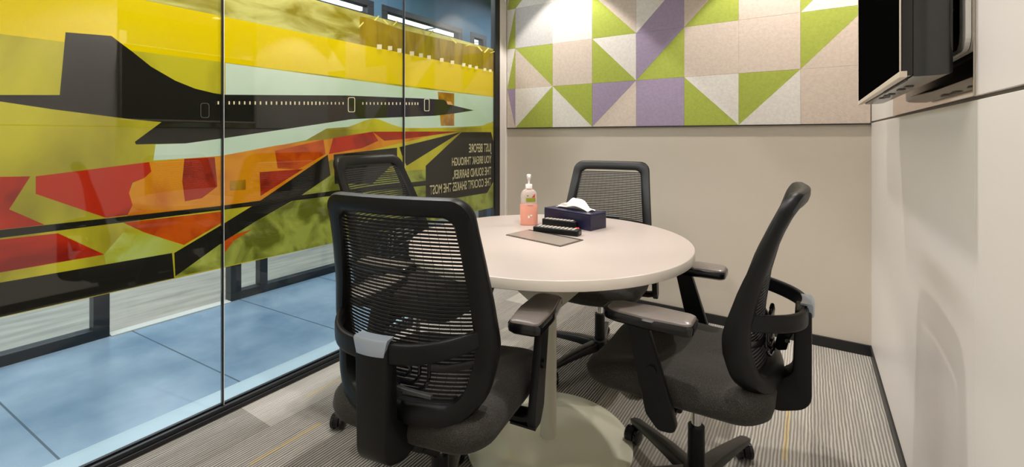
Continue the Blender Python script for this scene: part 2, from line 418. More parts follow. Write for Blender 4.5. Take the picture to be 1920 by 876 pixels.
# ------------------------------------------------------------ glass partition
seams = [0.899, 1.885]
edges_ = [FY, -0.087, 0.899, 1.885, 2.80]
for i in range(4):
    b = B(); box(b, GX-0.005, GX+0.005, edges_[i]+0.003, edges_[i+1]-0.003, 0.02, CZ-0.03)
    struct('window_%d' % (i+1), b, m_glass)
for i, y in enumerate([-0.087]+seams):
    b = B(); box(b, GX-0.006, GX+0.0065, y-0.0028, y+0.0028, 0.03, CZ-0.03); struct('trim_%d' % (3+i), b, m_black_trim)
    b = B(); box(b, GX-0.006, GX+0.0062, y+0.0028, y+0.005, 0.03, CZ-0.03); struct('trim_%d' % (6+i), b, M('seam_bead', srgb(235, 240, 240), 0.2))
b = B(); box(b, GX-0.03, GX+0.03, FY, 2.862, 0, 0.018, 0.002); box(b, GX+0.008, GX+0.022, FY, 2.862, 0.018, 0.034, 0.002); box(b, GX-0.022, GX-0.008, FY, 2.862, 0.018, 0.034, 0.002)
struct('trim_9', b, m_black_trim)
b = B(); box(b, GX-0.03, GX+0.03, FY, 2.862, CZ-0.035, CZ, 0.002); struct('trim_10', b, m_black_trim)
b = B(); box(b, GX-0.03, GX+0.012, 2.80, 2.862, 0, CZ, 0.002); struct('trim_11', b, m_black_trim)

# ------------------------------------------------------------ vinyl film on the glass
FZ0, FZ1 = 0.588, 1.787
def g2(px, py):
    p = wpt(px, py, X=GX); return (p.y, p.z)
fyl, fyr = FY+0.01, 2.798
polys = []     # (part name, material key, [(y,z)...]) painter's order
def FP(part, key, pts, metres=False):
    pts = pts if metres else [g2(*p) for p in pts]
    pts = [(min(max(a, fyl), fyr), min(max(c, FZ0), FZ1)) for a, c in pts]
    if sum(pts[i][0]*pts[(i+1) % len(pts)][1]-pts[(i+1) % len(pts)][0]*pts[i][1] for i in range(len(pts))) < 0: pts = pts[::-1]
    polys.append((part, key, pts))
FP('background_print', 'photo', [(fyl, FZ0), (fyr, FZ0), (fyr, FZ1), (fyl, FZ1)], True)
FP('golden_print', 'gold', [(fyl, 1.616), (fyr, 1.616), (fyr, FZ1), (fyl, FZ1)], True)
FP('golden_print', 'golddark', [g2(676, 30), g2(676, 85), (fyr, 1.620), (fyr, 1.775), g2(757, 56), g2(690, 33)], True)
FP('yellow_band', 'yellow', [(fyl, 1.429), (fyr, 1.429), (fyr, 1.616), (fyl, 1.616)], True)
FP('pale_mint_area', 'mint', [(424, 118), (757, 162.5), (934, 183), (934, 228), (905, 236), (870, 238), (800, 240), (757, 240), (735, 233), (712, 224), (700, 222), (686, 226), (655, 238), (614, 241), (575, 263), (500, 278), (418, 293), (289, 301), (293, 271), (350, 269), (430, 255), (424, 200)])
FP('brown_print', 'brown', [(822, 172), (853, 175), (853, 236), (828, 236)])
FP('green_print', 'green', [(330, 520), (400, 462), (480, 416), (560, 372), (621, 330), (800, 318), (934, 345), (934, 420), (640, 470)])
FP('pale_green_print', 'mint2', [(196, 478), (232, 437), (271, 437), (345, 461), (325, 475), (200, 497)])
FP('orange_shape', 'orange', [(281, 304), (418, 292), (520, 273), (600, 262), (700, 247), (757, 246), (845, 246), (780, 262), (700, 281), (622, 300), (560, 335), (480, 388), (418, 391), (240, 408), (235, 370)])
FP('yellow_shape', 'photo', [(565, 265), (575, 263), (614, 241), (655, 238), (686, 226), (700, 222), (712, 224), (735, 233), (757, 240), (800, 240), (920, 237), (925, 245), (862, 247), (757, 247), (700, 247), (611, 262)])
FP('red_shape', 'red', [(68, 331), (281, 304), (285, 322), (272, 334), (250, 343), (243, 362), (250, 385), (240, 404), (200, 409), (68, 364)])
FP('red_shape', 'reddark', [(347, 298), (404, 295), (409, 350), (380, 372), (348, 378), (343, 340)])
FP('red_shape', 'red', [(0, 332), (58, 331), (18, 393), (85, 422), (-60, 438), (-60, 332)])
FP('red_shape', 'red', [(-60, 460), (0, 450), (110, 438), (197, 478), (0, 512), (-60, 520)])
FP('red_shape', 'redor', [(232, 418), (418, 397), (416, 419), (346, 460), (271, 436)])
FP('red_shape', 'redor', [(517, 283), (608, 262), (612, 289), (560, 318), (522, 316)])
FP('red_shape', 'reddark', [(488, 323), (570, 317), (490, 368)])
FP('red_shape', 'red', [(626, 259), (700, 247), (711, 264), (680, 278), (618, 289)])
FP('red_shape', 'reddark', [(700, 247), (866, 246.5), (757, 261), (722, 264)])
FP('red_shape', 'redor', [(422, 447), (475, 430), (440, 452), (423, 474)])
FP('dark_panel_print', 'brown', [(432, 340), (462, 337), (462, 356), (432, 358)])
# airplane
FP('airplane_silhouette', 'black', [(-120, 172), (0, 178), (113, 178), (124, 60), (210, 67), (250, 97), (285, 125), (330, 151), (367, 166), (402, 174.5), (422, 177.5), (651, 179), (802, 185), (834, 187), (848, 197), (890, 207), (852, 213), (817, 217), (721, 221), (661, 223.5), (551, 240), (423, 259), (350, 269), (256, 271), (254, 266), (304, 229), (250, 224), (175, 214.5), (100, 205), (0, 190), (-120, 170.5)])
FP('black_bar', 'black', [(-60, 439), (0, 432), (418, 386), (628, 358), (800, 339), (800, 348), (628, 367), (418, 394), (0, 447), (-60, 455)])
FP('black_bar', 'black', [(328, 475), (422, 419), (480, 383), (616, 290), (621, 329), (560, 371), (480, 416), (420, 454), (330, 519)])
FP('black_bar', 'black', [(-80, 545), (0, 531), (324, 475), (328, 522), (0, 596), (-80, 620)])
FP('black_bar', 'black', [(627, 290), (746, 277), (746, 300), (700, 345), (629, 345)])
FP('black_bar', 'black', [(750, 276), (866, 247.5), (764, 311), (758, 300)])
FP('text_panel', 'black', [(867, 247.8), (922, 247.8), (929, 264.6), (929, 341), (914.6, 362), (871, 369), (799.6, 380), (799.6, 311)])
FK = {
 'photo': film_mat('print_olive_yellow', srgb(216, 196, 48), srgb(134, 116, 34), 2.6, 5, 0.44, 0.72, stretch=(1, 1.2, 0.5)),
 'gold': film_mat('print_pale_gold', srgb(226, 212, 120), srgb(160, 140, 36), 7, 5, 0.4, 0.65, stretch=(1, 0.6, 2)),
 'golddark': film_mat('print_dark_gold', srgb(184, 150, 20), srgb(146, 116, 18), 6, 4, 0.35, 0.65, stretch=(1, 3, 0.6)),
 'yellow': film_mat('print_yellow', srgb(248, 212, 10), srgb(240, 202, 8), 1.0, 1, 0.3, 0.7, clear=0.04),
 'mint': film_mat('print_mint', srgb(222, 230, 200), srgb(206, 222, 186), 2, 2, clear=0.06),
 'mint2': film_mat('print_pale_green', srgb(200, 206, 110), srgb(190, 184, 50), 7, 4),
 'brown': film_mat('print_brown', srgb(196, 140, 30), srgb(160, 100, 24), 14, 3),
 'green': film_mat('print_machine_green', srgb(184, 184, 78), srgb(112, 112, 34), 8, 5, 0.42, 0.62, stretch=(1, 1, 1)),
 'orange': film_mat('print_orange', srgb(238, 150, 22), srgb(214, 112, 20), 6, 4, 0.45, 0.7),
 'red': film_mat('print_red', srgb(206, 52, 26), srgb(150, 36, 26), 6, 3, 0.5, 0.68),
 'reddark': film_mat('print_dark_red', srgb(184, 52, 26), srgb(130, 40, 22), 9, 3, 0.45, 0.7),
 'redor': film_mat('print_red_orange', srgb(222, 92, 20), srgb(180, 58, 20), 14, 4, 0.4, 0.7),
 'black': film_mat('print_black', srgb(40, 38, 32), clear=0.0, trans=0.1),
}
film = thing('window_film', 'printed yellow, red and black airplane graphic film stuck on the glass partition', 'window graphic', (GX-0.0062, 0.9, FZ0))
fo = Vector(film.location)
V, Fc = [], []
for _, _, pts in polys:
    s = len(V); V += [Vector(p) for p in pts]; Fc.append(list(range(s, s+len(pts))))
Ed = [(f[i], f[(i+1) % len(f)]) for f in Fc for i in range(len(f)) if (V[f[i]]-V[f[(i+1) % len(f)]]).length > 1e-6]
Vo, Eo, Fo, _, _, _ = delaunay_2d_cdt(V, Ed, [], 0, 1e-5)
def inside(p, P):
    r = False
    for i in range(len(P)):
        a, c = P[i], P[i-1]
        if (a[1] > p.y) != (c[1] > p.y) and p.x < (c[0]-a[0])*(p.y-a[1])/(c[1]-a[1])+a[0]: r = not r
    return r
group_tris = {}
for f in Fo:
    ce = (Vo[f[0]]+Vo[f[1]]+Vo[f[2]])/3
    of = [k for k in range(len(polys)) if inside(ce, polys[k][2])]
    if not of: continue
    k = max(of); key = (polys[k][0], polys[k][1]) if polys[k][0] not in ('red_shape', 'black_bar') else (polys[k][0], k)
    group_tris.setdefault(key, (polys[k][1], []))[1].append(f)
for key, (mk, tris) in group_tris.items():
    b = B(); mp = {}
    for f in tris:
        vs = []
        for i in f:
            if i not in mp: mp[i] = b.verts.new((0, Vo[i].x-fo.y, Vo[i].y-fo.z))
            vs.append(mp[i])
        try: b.faces.new(vs)
        except ValueError: pass
    obj(key[0], b, FK[mk], film)
# airplane windows, doors, cockpit glass, light squares
m_cream = M('print_cream', srgb(226, 218, 178), 0.6)
def quad_px(b, x, y, wpx, hpx, off=0.0122):
    P = [g2(x-wpx/2, y-hpx/2), g2(x+wpx/2, y-hpx/2), g2(x+wpx/2, y+hpx/2), g2(x-wpx/2, y+hpx/2)]
    for dx in (0,):
        b.faces.new([b.verts.new((off, p[0]-fo.y, p[1]-fo.z)) for p in P])
xw = [408, 428.5, 437.5]+[447.5+i*9.9 for i in range(5)]+[498+i*9.6 for i in range(4)]+[535+i*8.3 for i in range(4)]+[569+i*7.3 for i in range(11)]
xw += [679+i*7.0 for i in range(11)]+[760.5, 766, 771.5, 777, 782]
for x in xw:
    b = B(); quad_px(b, x, 193+(x-408)*0.004, 2.6 if x < 600 else 2.0, 6 if x < 600 else 4.6); obj('cabin_window', b, m_cream, film)
def outline_px(b, x0, x1, y0, y1, t):
    A = rounded([g2(x0, y0), g2(x1, y0), g2(x1, y1), g2(x0, y1)], 0.009, 4, 2)
    cx = sum(p[0] for p in A)/len(A); cy = sum(p[1] for p in A)/len(A)
    I = [(p[0]+(cx-p[0])*t/abs(x1-x0)*1.6, p[1]+(cy-p[1])*t/abs(y1-y0)*1.6) for p in A]
    n = len(A)
    va = [b.verts.new((0.0122, p[0]-fo.y, p[1]-fo.z)) for p in A]; vi = [b.verts.new((0.0122, p[0]-fo.y, p[1]-fo.z)) for p in I]
    for i in range(n): b.faces.new((va[i], va[(i+1) % n], vi[(i+1) % n], vi[i]))
for (x0, x1, y0, y1, t, mm) in [(651, 664.5, 182.5, 210.5, 1.6, m_cream), (794, 804, 185.5, 208.5, 1.4, m_cream), (375, 391, 193.5, 221, 0.8, M('print_grey', srgb(120, 118, 104), 0.6))]:
    b = B(); outline_px(b, x0, x1, y0, y1, t); obj('cabin_door_outline', b, mm, film)
b = B()
b.faces.new([b.verts.new((0.0122, g2(*p)[0]-fo.y, g2(*p)[1]-fo.z)) for p in [(835.5, 190), (844, 191), (847.5, 197), (838, 196)]])
obj('cockpit_window', b, M('print_tan', srgb(206, 160, 110), 0.6), film)
for x, y, s in [(710, 88, 9), (730, 90.5, 8), (747.6, 95, 8), (771, 100.5, 8), (788, 104, 7.5), (803, 107.6, 7), (827, 112.5, 7), (847, 117, 6.5), (868.5, 121.7, 6), (880, 124.5, 6), (892, 127, 5.5), (908, 130.5, 5), (918, 132.7, 5)]:
    b = B(); quad_px(b, x, y, s, s); obj('light_square', b, m_cream, film)
m_fleck = M('print_pale_yellow', srgb(224, 214, 110), 0.6)
for x, y, a in [(705, 34, -1), (722, 42, 1), (740, 43, -1), (791, 60, 1), (807, 61, -1), (850, 77, 1), (876, 85, -.3), (899, 92, 1), (911, 94, -1), (922, 98, -.3), (676, 46, -1)]:
    P = [(x-5, y-4*a), (x-3, y-5.5*a), (x+5, y+3*a), (x+3.5, y+5*a)]
    b = B(); b.faces.new([b.verts.new((0.0122, g2(*p)[0]-fo.y, g2(*p)[1]-fo.z)) for p in P]); obj('light_fleck', b, m_fleck, film)
# lettering, meant to be read from the corridor
def letter(txt, rx, ytop, ybot, lx):
    y_r, z_t = g2(rx, ytop); _, z_b = g2(rx, ybot); y_l, _ = g2(lx, ytop)
    h = z_t-z_b; wid = y_r-y_l
    cu = bpy.data.curves.new('lettering', 'FONT'); cu.body = txt; cu.size = 1.0; cu.offset = 0.012
    cu.materials.append(m_letter)
    o = bpy.data.objects.new('lettering', cu); C.objects.link(o)
    bpy.context.view_layer.update()
    dx = max(cu_dim(o), 0.01)
    caph = 0.70
    o.matrix_world = Matrix(((0, 0, -1, 0.0125), (-wid/dx, 0, 0, y_r-fo.y), (0, h/caph, 0, z_b-fo.z), (0, 0, 0, 1)))
    me = bpy.data.meshes.new_from_object(o); mw = o.matrix_world.copy(); bpy.data.objects.remove(o)
    me.transform(mw); o = bpy.data.objects.new('lettering', me); C.objects.link(o)
    o.parent = film
    return o
def cu_dim(o): return o.dimensions.x
m_letter = M('print_letter_cream', srgb(196, 190, 150), 0.6)
letter('JUST BEFORE', 919.8, 269, 284, 877.5)
letter('YOU BREAK THROUGH', 919.8, 291.5, 305, 846)
letter('THE SOUND BARRIER,', 919.6, 312.5, 327, 847.5)
letter('THE COCKPIT SHAKES THE MOST', 919.6, 333, 347.5, 804.5)

# ------------------------------------------------------------ corridor and office beyond
b = B(); box(b, OX-0.05, GX-0.02, -2.5, 9, -0.08, -0.001); struct('floor_corridor', b, m_blue_floor)
b = B(); box(b, -8, OX-0.05, -2.5, 9, -0.08, -0.001); struct('floor_office', b, m_plank)
m_teal = M('teal_wall', srgb(76, 112, 132), 0.7, var=0.05, vscale=1)
m_teal_dark = M('corridor_ceiling_paint', srgb(84, 112, 130), 0.8)
b = B(); box(b, -8, GX-0.06, -2.5, 9, 2.9, 3.0); struct('ceiling_corridor', b, m_teal_dark)
b = B(); box(b, -8.1, -8, -2.5, 9, 0, 2.9); struct('wall_office_far', b, M('office_wall', srgb(176, 196, 206), 0.8))
b = B(); box(b, GX-0.12, GX-0.06, BY, 9, 0, 2.9); struct('wall_corridor_right', b, m_teal)
b = B(); box(b, -8, GX-0.06, 9, 9.1, 0, 2.9); struct('wall_corridor_end', b, m_teal)
b = B(); box(b, GX-0.06, GX+0.02, FY-0.1, BY+0.1, CZ, 2.9); struct('wall_above_glass', b, m_teal)
# header wall and piers on the far side, windows set between them
wins = [(-1.6, 0.897), (1.535, 2.75), (2.84, 4.0), (4.15, 4.46), (4.55, 6.2)]
b = B(); box(b, OX-0.06, OX, -2.5, 9, 2.345, 2.9)
box(b, OX-0.06, OX, -2.5, -1.6, 0, 2.345)
for (a, c) in [(2.75, 2.84), (4.0, 4.15), (4.46, 4.55), (6.2, 9)]: box(b, OX-0.06, OX, a, c, 0, 2.345)
struct('wall_far', b, m_teal)
m_frame = M('dark_frame', srgb(30, 34, 38), 0.4)
for i, (a, c) in enumerate(wins):
    f = thing('glazed_screen', ['black-framed glazed screen across the corridor, nearest the left picture edge', 'black-framed glazed screen across the corridor behind the back-left chair', 'black-framed glazed screen with bright slats seen above the film', 'narrow black-framed pane past the bright slatted screen', 'furthest black-framed pane, beside the end of the glass partition'][i], 'window', (OX-0.03, a, 0), group='framed screens across the corridor')
    L = c-a; t = 0.055
    b = B()
    box(b, -0.04, 0.035, 0, L, 0, t, .003); box(b, -0.04, 0.035, 0, L, 2.345-t, 2.345, .003)
    box(b, -0.04, 0.035, 0, 0.07, t, 2.345-t, .003); box(b, -0.04, 0.035, L-0.07, L, t, 2.345-t, .003)
    obj('frame', b, m_frame, f)
    b = B(); box(b, -0.004, 0.004, 0.07, L-0.07, t, 2.345-t); obj('glass_pane', b, m_glass, f)
    if i == 1:
        b = B(); box(b, -0.035, 0.03, 0.20, 0.255, t, 2.19, .003); obj('mullion', b, m_frame, f)
    if i in (0, 1, 2):
        b = B(); box(b, -0.035, 0.03, 0.07, L-0.07, 2.19, 2.225, .002); obj('transom', b, m_frame, f)
b = B(); box(b, OX-0.05, OX+0.02, 0.90, 1.533, -0.002, 0.006, .002); struct('trim_12', b, M('pale_threshold', srgb(206, 208, 200), 0.4))
b = B(); box(b, -2.185, -2.032, -2.4, 8.9, -0.0015, 0.0005); struct('trim_13', b, M('painted_floor_reflection', srgb(168, 190, 200), 0.25))  # thin pale plate painting in a reflection along the glass
# bright panels on the office ceiling, seen through the screens
m_led = M('led_panel', (1, 1, 1), 0.5, emit=(0.85, 0.93, 1.0), estr=1.6)
k = 0
labs = ['nearest', 'second', 'third', 'fourth', 'fifth', 'sixth', 'seventh', 'eighth']
for yy in (3.4, 4.6, 5.8, 7.0):
    b = B(); box(b, -0.30, 0.30, -0.52, 0.52, 0, 0.03)
    o = obj('ceiling_light', b, m_led); o.location = (-4.9, yy, 2.78)
    tag(o, '%s bright ceiling light panel in the office beyond the corridor' % labs[k], 'ceiling light', 'office ceiling light panels'); k += 1
    for s in (-0.4, 0.4):
        b2 = B(); cyl(b2, (0, s, 0.03), (0, s, 0.118), 0.004, seg=6); obj('suspension_wire', b2, m_frame, o)

# ------------------------------------------------------------ ceiling downlights
m_lens = M('lamp_lens', (1, 1, 1), 0.4, emit=(1.0, 0.93, 0.82), estr=12)
for i, (x, y) in enumerate(DOWN):
    f = thing('downlight', ['white ceiling downlight above the back left corner', 'white ceiling downlight above the chair by the back wall', 'white ceiling downlight above the chair nearest the glass', 'white ceiling downlight above the doorway side'][i], 'downlight', (x, y, CZ), group='ceiling downlights')
    b = B(); loft(b, [[(math.cos(a)*r, math.sin(a)*r, z) for a in [2*PI*q/32 for q in range(32)]] for r, z in [(0.055, -0.001), (0.06, -0.008), (0.045, -0.008), (0.042, -0.001)]], closed=True)
    obj('ring', b, m_ceil, f, True)
    b = B(); lathe(b, [(0.041, -0.001), (0.041, -0.003)], seg=24); obj('lens', b, m_lens, f)
    d = bpy.data.lights.new('lamp', 'SPOT'); d.energy = DPOW[i]; d.color = WARM; d.spot_size = math.radians(84 if i < 2 else 104); d.spot_blend = 0.14 if i < 2 else 0.4; d.shadow_soft_size = 0.03
    lo = bpy.data.objects.new('lamp', d); C.objects.link(lo); lo.location = (0, 0, -0.02); lo.parent = f

# ------------------------------------------------------------ television and mount
tv = thing('television', 'black flat television with silver bezel on the right wall', 'television', (0.15, 1.19, 1.243))
TL, TH = 0.95, 0.56
b = B(); box(b, 0.0012, 0.0022, 0.008, TL-0.008, 0.014, TH-0.008); obj('screen', b, M('screen_glass', (0.002, 0.002, 0.002), 0.6, spec=0.0), tv)
b = B()
box(b, 0, 0.012, 0, TL, 0, 0.013, .001); box(b, 0, 0.012, 0, TL, TH-0.007, TH, .001); box(b, 0, 0.0025, 0, 0.003, 0.013, TH-0.007, .0005); box(b, 0, 0.008, TL-0.007, TL, 0.013, TH-0.007, .001)
obj('bezel', b, M('bezel_silver', srgb(222, 208, 192), 0.3, metal=0.3), tv)
b = B(); box(b, 0.003, 0.021, 0.003, TL-0.003, 0.004, TH-0.004, .002); obj('housing', b, m_black_gloss, tv); b = B()
sec = [(0.0212, 0.005), (0.024, 0.003), (0.056, 0.004), (0.072, 0.008), (0.082, 0.018), (0.086, 0.040)]
loft(b, [[(x, i, i*0.4), (x, TL-i, i*0.4), (x, TL-i, TH-i*0.6), (x, i, TH-i*0.6)] for x, i in sec])
obj('rear_cover', b, M('dark_grey_gloss', srgb(42, 44, 42), 0.2), tv, True)
b = B()
for i in range(16):
    y = 0.06+i*0.022; box(b, 0.016, 0.021, y, y+0.012, -0.0008, 0.0045)
for (y, x) in [(0.45, 0.034), (0.50, 0.03), (0.56, 0.036), (0.60, 0.03), (0.22, 0.04), (0.3, 0.036)]:
    box(b, x, x+0.014, y, y+0.035, -0.001, 0.010)
obj('bottom_vents', b, M('vent_grey', srgb(96, 92, 86), 0.5), tv)

mt = thing('television_mount', 'black bracket holding the television off the right wall', 'wall mount', (RX, 1.66, 1.40))
b = B(); box(b, -0.012, -0.0085, -0.3, 0.3, 0.05, 0.12, .001); box(b, -0.012, -0.0085, -0.3, 0.3, 0.24, 0.31, .001); obj('wall_plate', b, m_black_plastic, mt)
for s in (-0.2, 0.2):
    b = B(); box(b, -0.034, -0.012, s-0.02, s+0.02, 0.02, 0.36, .003); obj('arm', b, m_black_plastic, mt)
# glossy board behind the television
b = B(); box(b, -0.011, 0, 0, 1.0, 0, CZ-GZ-0.003, .0015)
o = obj('wall_board', b, M('mirror_gloss_board', srgb(200, 190, 180), 0.05, metal=1.0)); o.location = (RX, 1.203, GZ+0.003)
tag(o, 'glossy reflective board on the right wall behind the television', 'wall board')
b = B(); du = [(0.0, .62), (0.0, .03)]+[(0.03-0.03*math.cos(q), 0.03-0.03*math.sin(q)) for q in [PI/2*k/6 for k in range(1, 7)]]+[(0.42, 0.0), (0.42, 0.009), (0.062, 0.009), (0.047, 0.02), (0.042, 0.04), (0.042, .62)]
loft(b, [[(x, p[0], p[1]) for p in du] for x in (-0.004, 0.004)])  # white L-shaped strip added in place of a bright reflection on the board
o = obj('board_reflection_strip', b, M('painted_white_reflection', srgb(232, 230, 224), 0.35)); o.location = (RX-0.0155, 1.212, 1.292)
tag(o, 'white L-shaped strip standing in for a reflection on the glossy board behind the television', 'painted reflection')

# ------------------------------------------------------------ table
TX, TY, TR = -0.812, 1.484, 0.505
t = thing('round_table', 'round beige-white meeting table on a cream pedestal', 'table', (TX, TY, 0))
b = B(); lathe(b, [(TR-0.003, 0.7185), (TR, 0.7205), (TR, 0.7475), (TR-0.0015, 0.7495), (TR-0.003, 0.75)], seg=128)
for f in b.faces:
    if abs(f.calc_center_median().z-0.75) > 0.0008: f.material_index = 1
obj('tabletop', b, [m_table, m_table_edge], t, True)
b = B()
a0 = math.radians(-61.3-45+2)
sq = lambda h, z: [(math.cos(a0+PI/4+k*PI/2)*h*1.414, math.sin(a0+PI/4+k*PI/2)*h*1.414, z) for k in range(4)]
loft(b, [sq(.21, 0.7185), sq(.21, 0.710), sq(0.032, 0.49)]); obj('top_bracket', b, m_pole, t)
b = B(); cyl(b, (0, 0, 0.006), (0, 0, 0.64), 0.030, seg=40); obj('pedestal', b, m_pole, t, True)
b = B(); lathe(b, [(0.300, 0.0), (0.304, 0.003), (0.304, 0.008), (0.300, 0.011), (0.15, 0.0165), (0.04, 0.018)], seg=96); obj('base_disc', b, m_disc, t, True)
# cable hatch in the table
P = [wpt(px, py, Z=0.75) for px, py in [(947, 441.5), (993, 431), (1097, 451.5), (1049, 462.5)]]
cc = sum(P, Vector())/4; cc.z = 0.75
dirx = ((P[2]-P[1])+(P[3]-P[0])).normalized(); diry = ((P[1]-P[0])+(P[2]-P[3])).normalized()
ll = ((P[2]-P[1]).length+(P[3]-P[0]).length)/2; ww = ((P[1]-P[0]).length+(P[2]-P[3]).length)/2
hatch = thing('cable_hatch', 'grey flip-up cable hatch plate set in the tabletop before the remotes', 'cable hatch', cc, math.atan2(dirx.y, dirx.x))
b = B(); prism(b, rounded([(-ll/2, -ww/2), (ll/2, -ww/2), (ll/2, ww/2), (-ll/2, ww/2)], 0.006, 4, 2), 0.0, 0.0022); obj('rim', b, M('hatch_rim', srgb(96, 88, 82), 0.35, metal=0.4), hatch)
b = B(); prism(b, rounded([(-ll/2+.006, -ww/2+.006), (ll/2-.006, -ww/2+.006), (ll/2-.006, ww/2-.018), (-ll/2+.006, ww/2-.018)], 0.004, 4, 2), 0.0022, 0.0034); obj('lid', b, M('hatch_lid', srgb(150, 138, 128), 0.3, metal=0.3), hatch)
b = B(); box(b, -ll/2+.006, ll/2-.006, ww/2-.013, ww/2-.007, .0022, .003); obj('brush_slot', b, m_black_plastic, hatch)

# ------------------------------------------------------------ tissue box
P0 = wpt(1107, 434, Z=0.75); P1 = wpt(1132.5, 427, Z=0.75); P2 = wpt(1018, 417, Z=0.75)
ux = (P0-P2).normalized(); L = 0.25; W = 0.105; H = 0.067
uy = Vector((-ux.y, ux.x, 0))
ctr = P0-ux*L/2+uy*W/2
tb = thing('tissue_box', 'navy blue tissue box on the table behind the remotes', 'tissue box', ctr, math.atan2(ux.y, ux.x))
m_navy = M('navy_leatherette', srgb(26, 26, 54), 0.35, bump=0.15, bscale=500)
b = B(); box(b, -L/2, L/2, -W/2, W/2, 0, H-0.006, .002); obj('box', b, m_navy, tb)
b = B(); box(b, -L/2, L/2, -W/2, W/2, H-0.0055, H, .0018)
obj('lid', b, M('navy_lid', srgb(32, 33, 64), 0.3), tb)
b = B(); prism(b, rounded([(-.09, -.018), (.09, -.018), (.09, .018), (-.09, .018)], .017, 6, 2), H, H+.0006); obj('slot', b, m_black_plastic, tb)
b = B(); nu, nv = 28, 14; G = []
for i in range(nu+1):
    row = []
    u = i/nu
    for j in range(nv+1):
        v = j/nv
        x = -0.095+0.185*u+0.01*math.sin(v*7+u*3)
        hgt = 0.046*math.exp(-((u-0.60)/0.27)**2)+0.010*math.exp(-((u-0.15)/0.15)**2)
        y = (v-0.5)*(0.030+0.03*u)+0.006*math.sin(u*9+v*4)
        z = 0.001+hgt*math.sin(PI*(0.12+0.76*v))+0.0045*math.sin(v*15+u*6)*math.sin(PI*v)*min(1, 3*u)+0.003*math.sin(u*22+v*5)*math.sin(PI*v)
        row.append(b.verts.new((x, y, H+max(z, 0.0006))))
    G.append(row)
for i in range(nu):
    for j in range(nv): b.faces.new((G[i][j], G[i+1][j], G[i+1][j+1], G[i][j+1]))
ts = obj('tissue', b, M('tissue_paper', srgb(240, 230, 222), 0.9), tb, True)
md = ts.modifiers.new('thick', 'SOLIDIFY'); md.thickness = 0.0006

# ------------------------------------------------------------ remotes
def remote(label, pl, pr, wd, hh, rows):
    a = wpt(*pl, Z=0.752); c = wpt(*pr, Z=0.752); d = (c-a); L = d.length; d.normalize(); n = Vector((-d.y, d.x, 0))
    o = thing('remote_control', label, 'remote control', ((a+c)/2+n*wd/2)*1.0, math.atan2(d.y, d.x), 'remote controls on the table')
    o.location.z = 0.75
    b = B(); box(b, -L/2, L/2, -wd/2, wd/2, 0, hh, .004, seg=3); obj('body', b, m_black_plastic, o, True)
    b = B()
    for i in range(rows):
        for j in range(3):
            x = -L/2+0.018+i*(L-0.04)/(rows-1); y = (j-1)*wd*0.27
            box(b, x-.0055, x+.0055, y-.0042, y+.0042, hh-.0005, hh+.0016, .0006, seg=1)
    obj('buttons', b, M('grey_rubber', srgb(170, 162, 152), 0.5), o)
    b = B(); box(b, L/2-.001, L/2+.0012, -wd*.28, wd*.28, hh*.25, hh*.8, .0005); obj('sensor_window', b, m_black_gloss, o)
    return o
remote('black remote control with grey buttons, front one of the pair beside the hatch', (999, 434), (1083, 443.5), 0.046, 0.022, 10)
remote('black remote control lying between the front remote and the tissue box', (1016, 424), (1079, 431.5), 0.028, 0.034, 8)
a = wpt(1079, 430, Z=0.76)
mk = thing('marker_pen', 'black marker with a red cap end beside the tissue box', 'marker pen', (a.x, a.y, 0.7595), 0.62)
b = B(); cyl(b, (-0.05, 0, 0), (0.0, 0, 0), 0.0065, seg=16); obj('barrel', b, m_black_plastic, mk, True)
b = B(); cyl(b, (0.0, 0, 0), (0.014, 0, 0), 0.0088, 0.0078, seg=16); obj('cap', b, M('red_cap', srgb(220, 40, 34), 0.35), mk, True)
mk.location.z = 0.7585

# ------------------------------------------------------------ soap bottle
p = wpt(990.5, 421.5, Z=0.75)
bt = thing('soap_bottle', 'pump bottle of pink hand soap with a green label on the table', 'soap bottle', (p.x, p.y+0.005, 0.75), YAW+math.radians(2))
SX, SY = 1.0, 0.66
def bottle_prof(k=0.0):
    return [(0.034-k, 0.0+k), (0.0375-k, 0.004+k), (0.0375-k, 0.11), (0.0368-k, 0.122), (0.0335-k, 0.135), (0.026-k, 0.146), (0.016-k, 0.152), (0.0125-k, 0.154)]
def clear_plastic():
    m, nt, out = nmat('bottle_plastic')
    tr = N(nt, 'ShaderNodeBsdfTransparent', i_Color=(0.97, 0.95, 0.94)); gl = N(nt, 'ShaderNodeBsdfGlossy', i_Roughness=0.08); di = N(nt, 'ShaderNodeBsdfDiffuse', i_Color=srgb(240, 226, 218))
    a = N(nt, 'ShaderNodeMixShader', i_0=0.42); nt.links.new(tr.outputs[0], a.inputs[1]); nt.links.new(di.outputs[0], a.inputs[2])
    fr = N(nt, 'ShaderNodeLayerWeight', i_Blend=0.25); bb = N(nt, 'ShaderNodeMixShader'); nt.links.new(fr.outputs['Fresnel'], bb.inputs[0])
    nt.links.new(a.outputs[0], bb.inputs[1]); nt.links.new(gl.outputs[0], bb.inputs[2]); nt.links.new(bb.outputs[0], out.inputs[0]); return m
b = B(); lathe(b, bottle_prof(), sx=SX, sy=SY); obj('bottle', b, clear_plastic(), bt, True)
b = B(); lathe(b, [(0.0345, 0.0002), (0.0378, 0.004), (0.0378, 0.088), (0.034, 0.0885)], sx=SX, sy=SY*1.01)
obj('liquid_soap', b, M('pink_soap', srgb(246, 172, 150), 0.25, emit=None, trans=0.0), bt, True)
m_pump = M('pump_plastic', srgb(238, 232, 226), 0.35)
b = B(); lathe(b, [(0.0145, 0.154), (0.0145, 0.170), (0.013, 0.172), (0.006, 0.173)], seg=28); obj('collar', b, m_pump, bt, True)
b = B(); cyl(b, (0, 0, .172), (0, 0, .190), .0042, seg=14); lathe(b, [(0.0042, .188), (0.0075, .196), (0.0095, .205), (0.0095, .211), (0.006, .214)], seg=24)
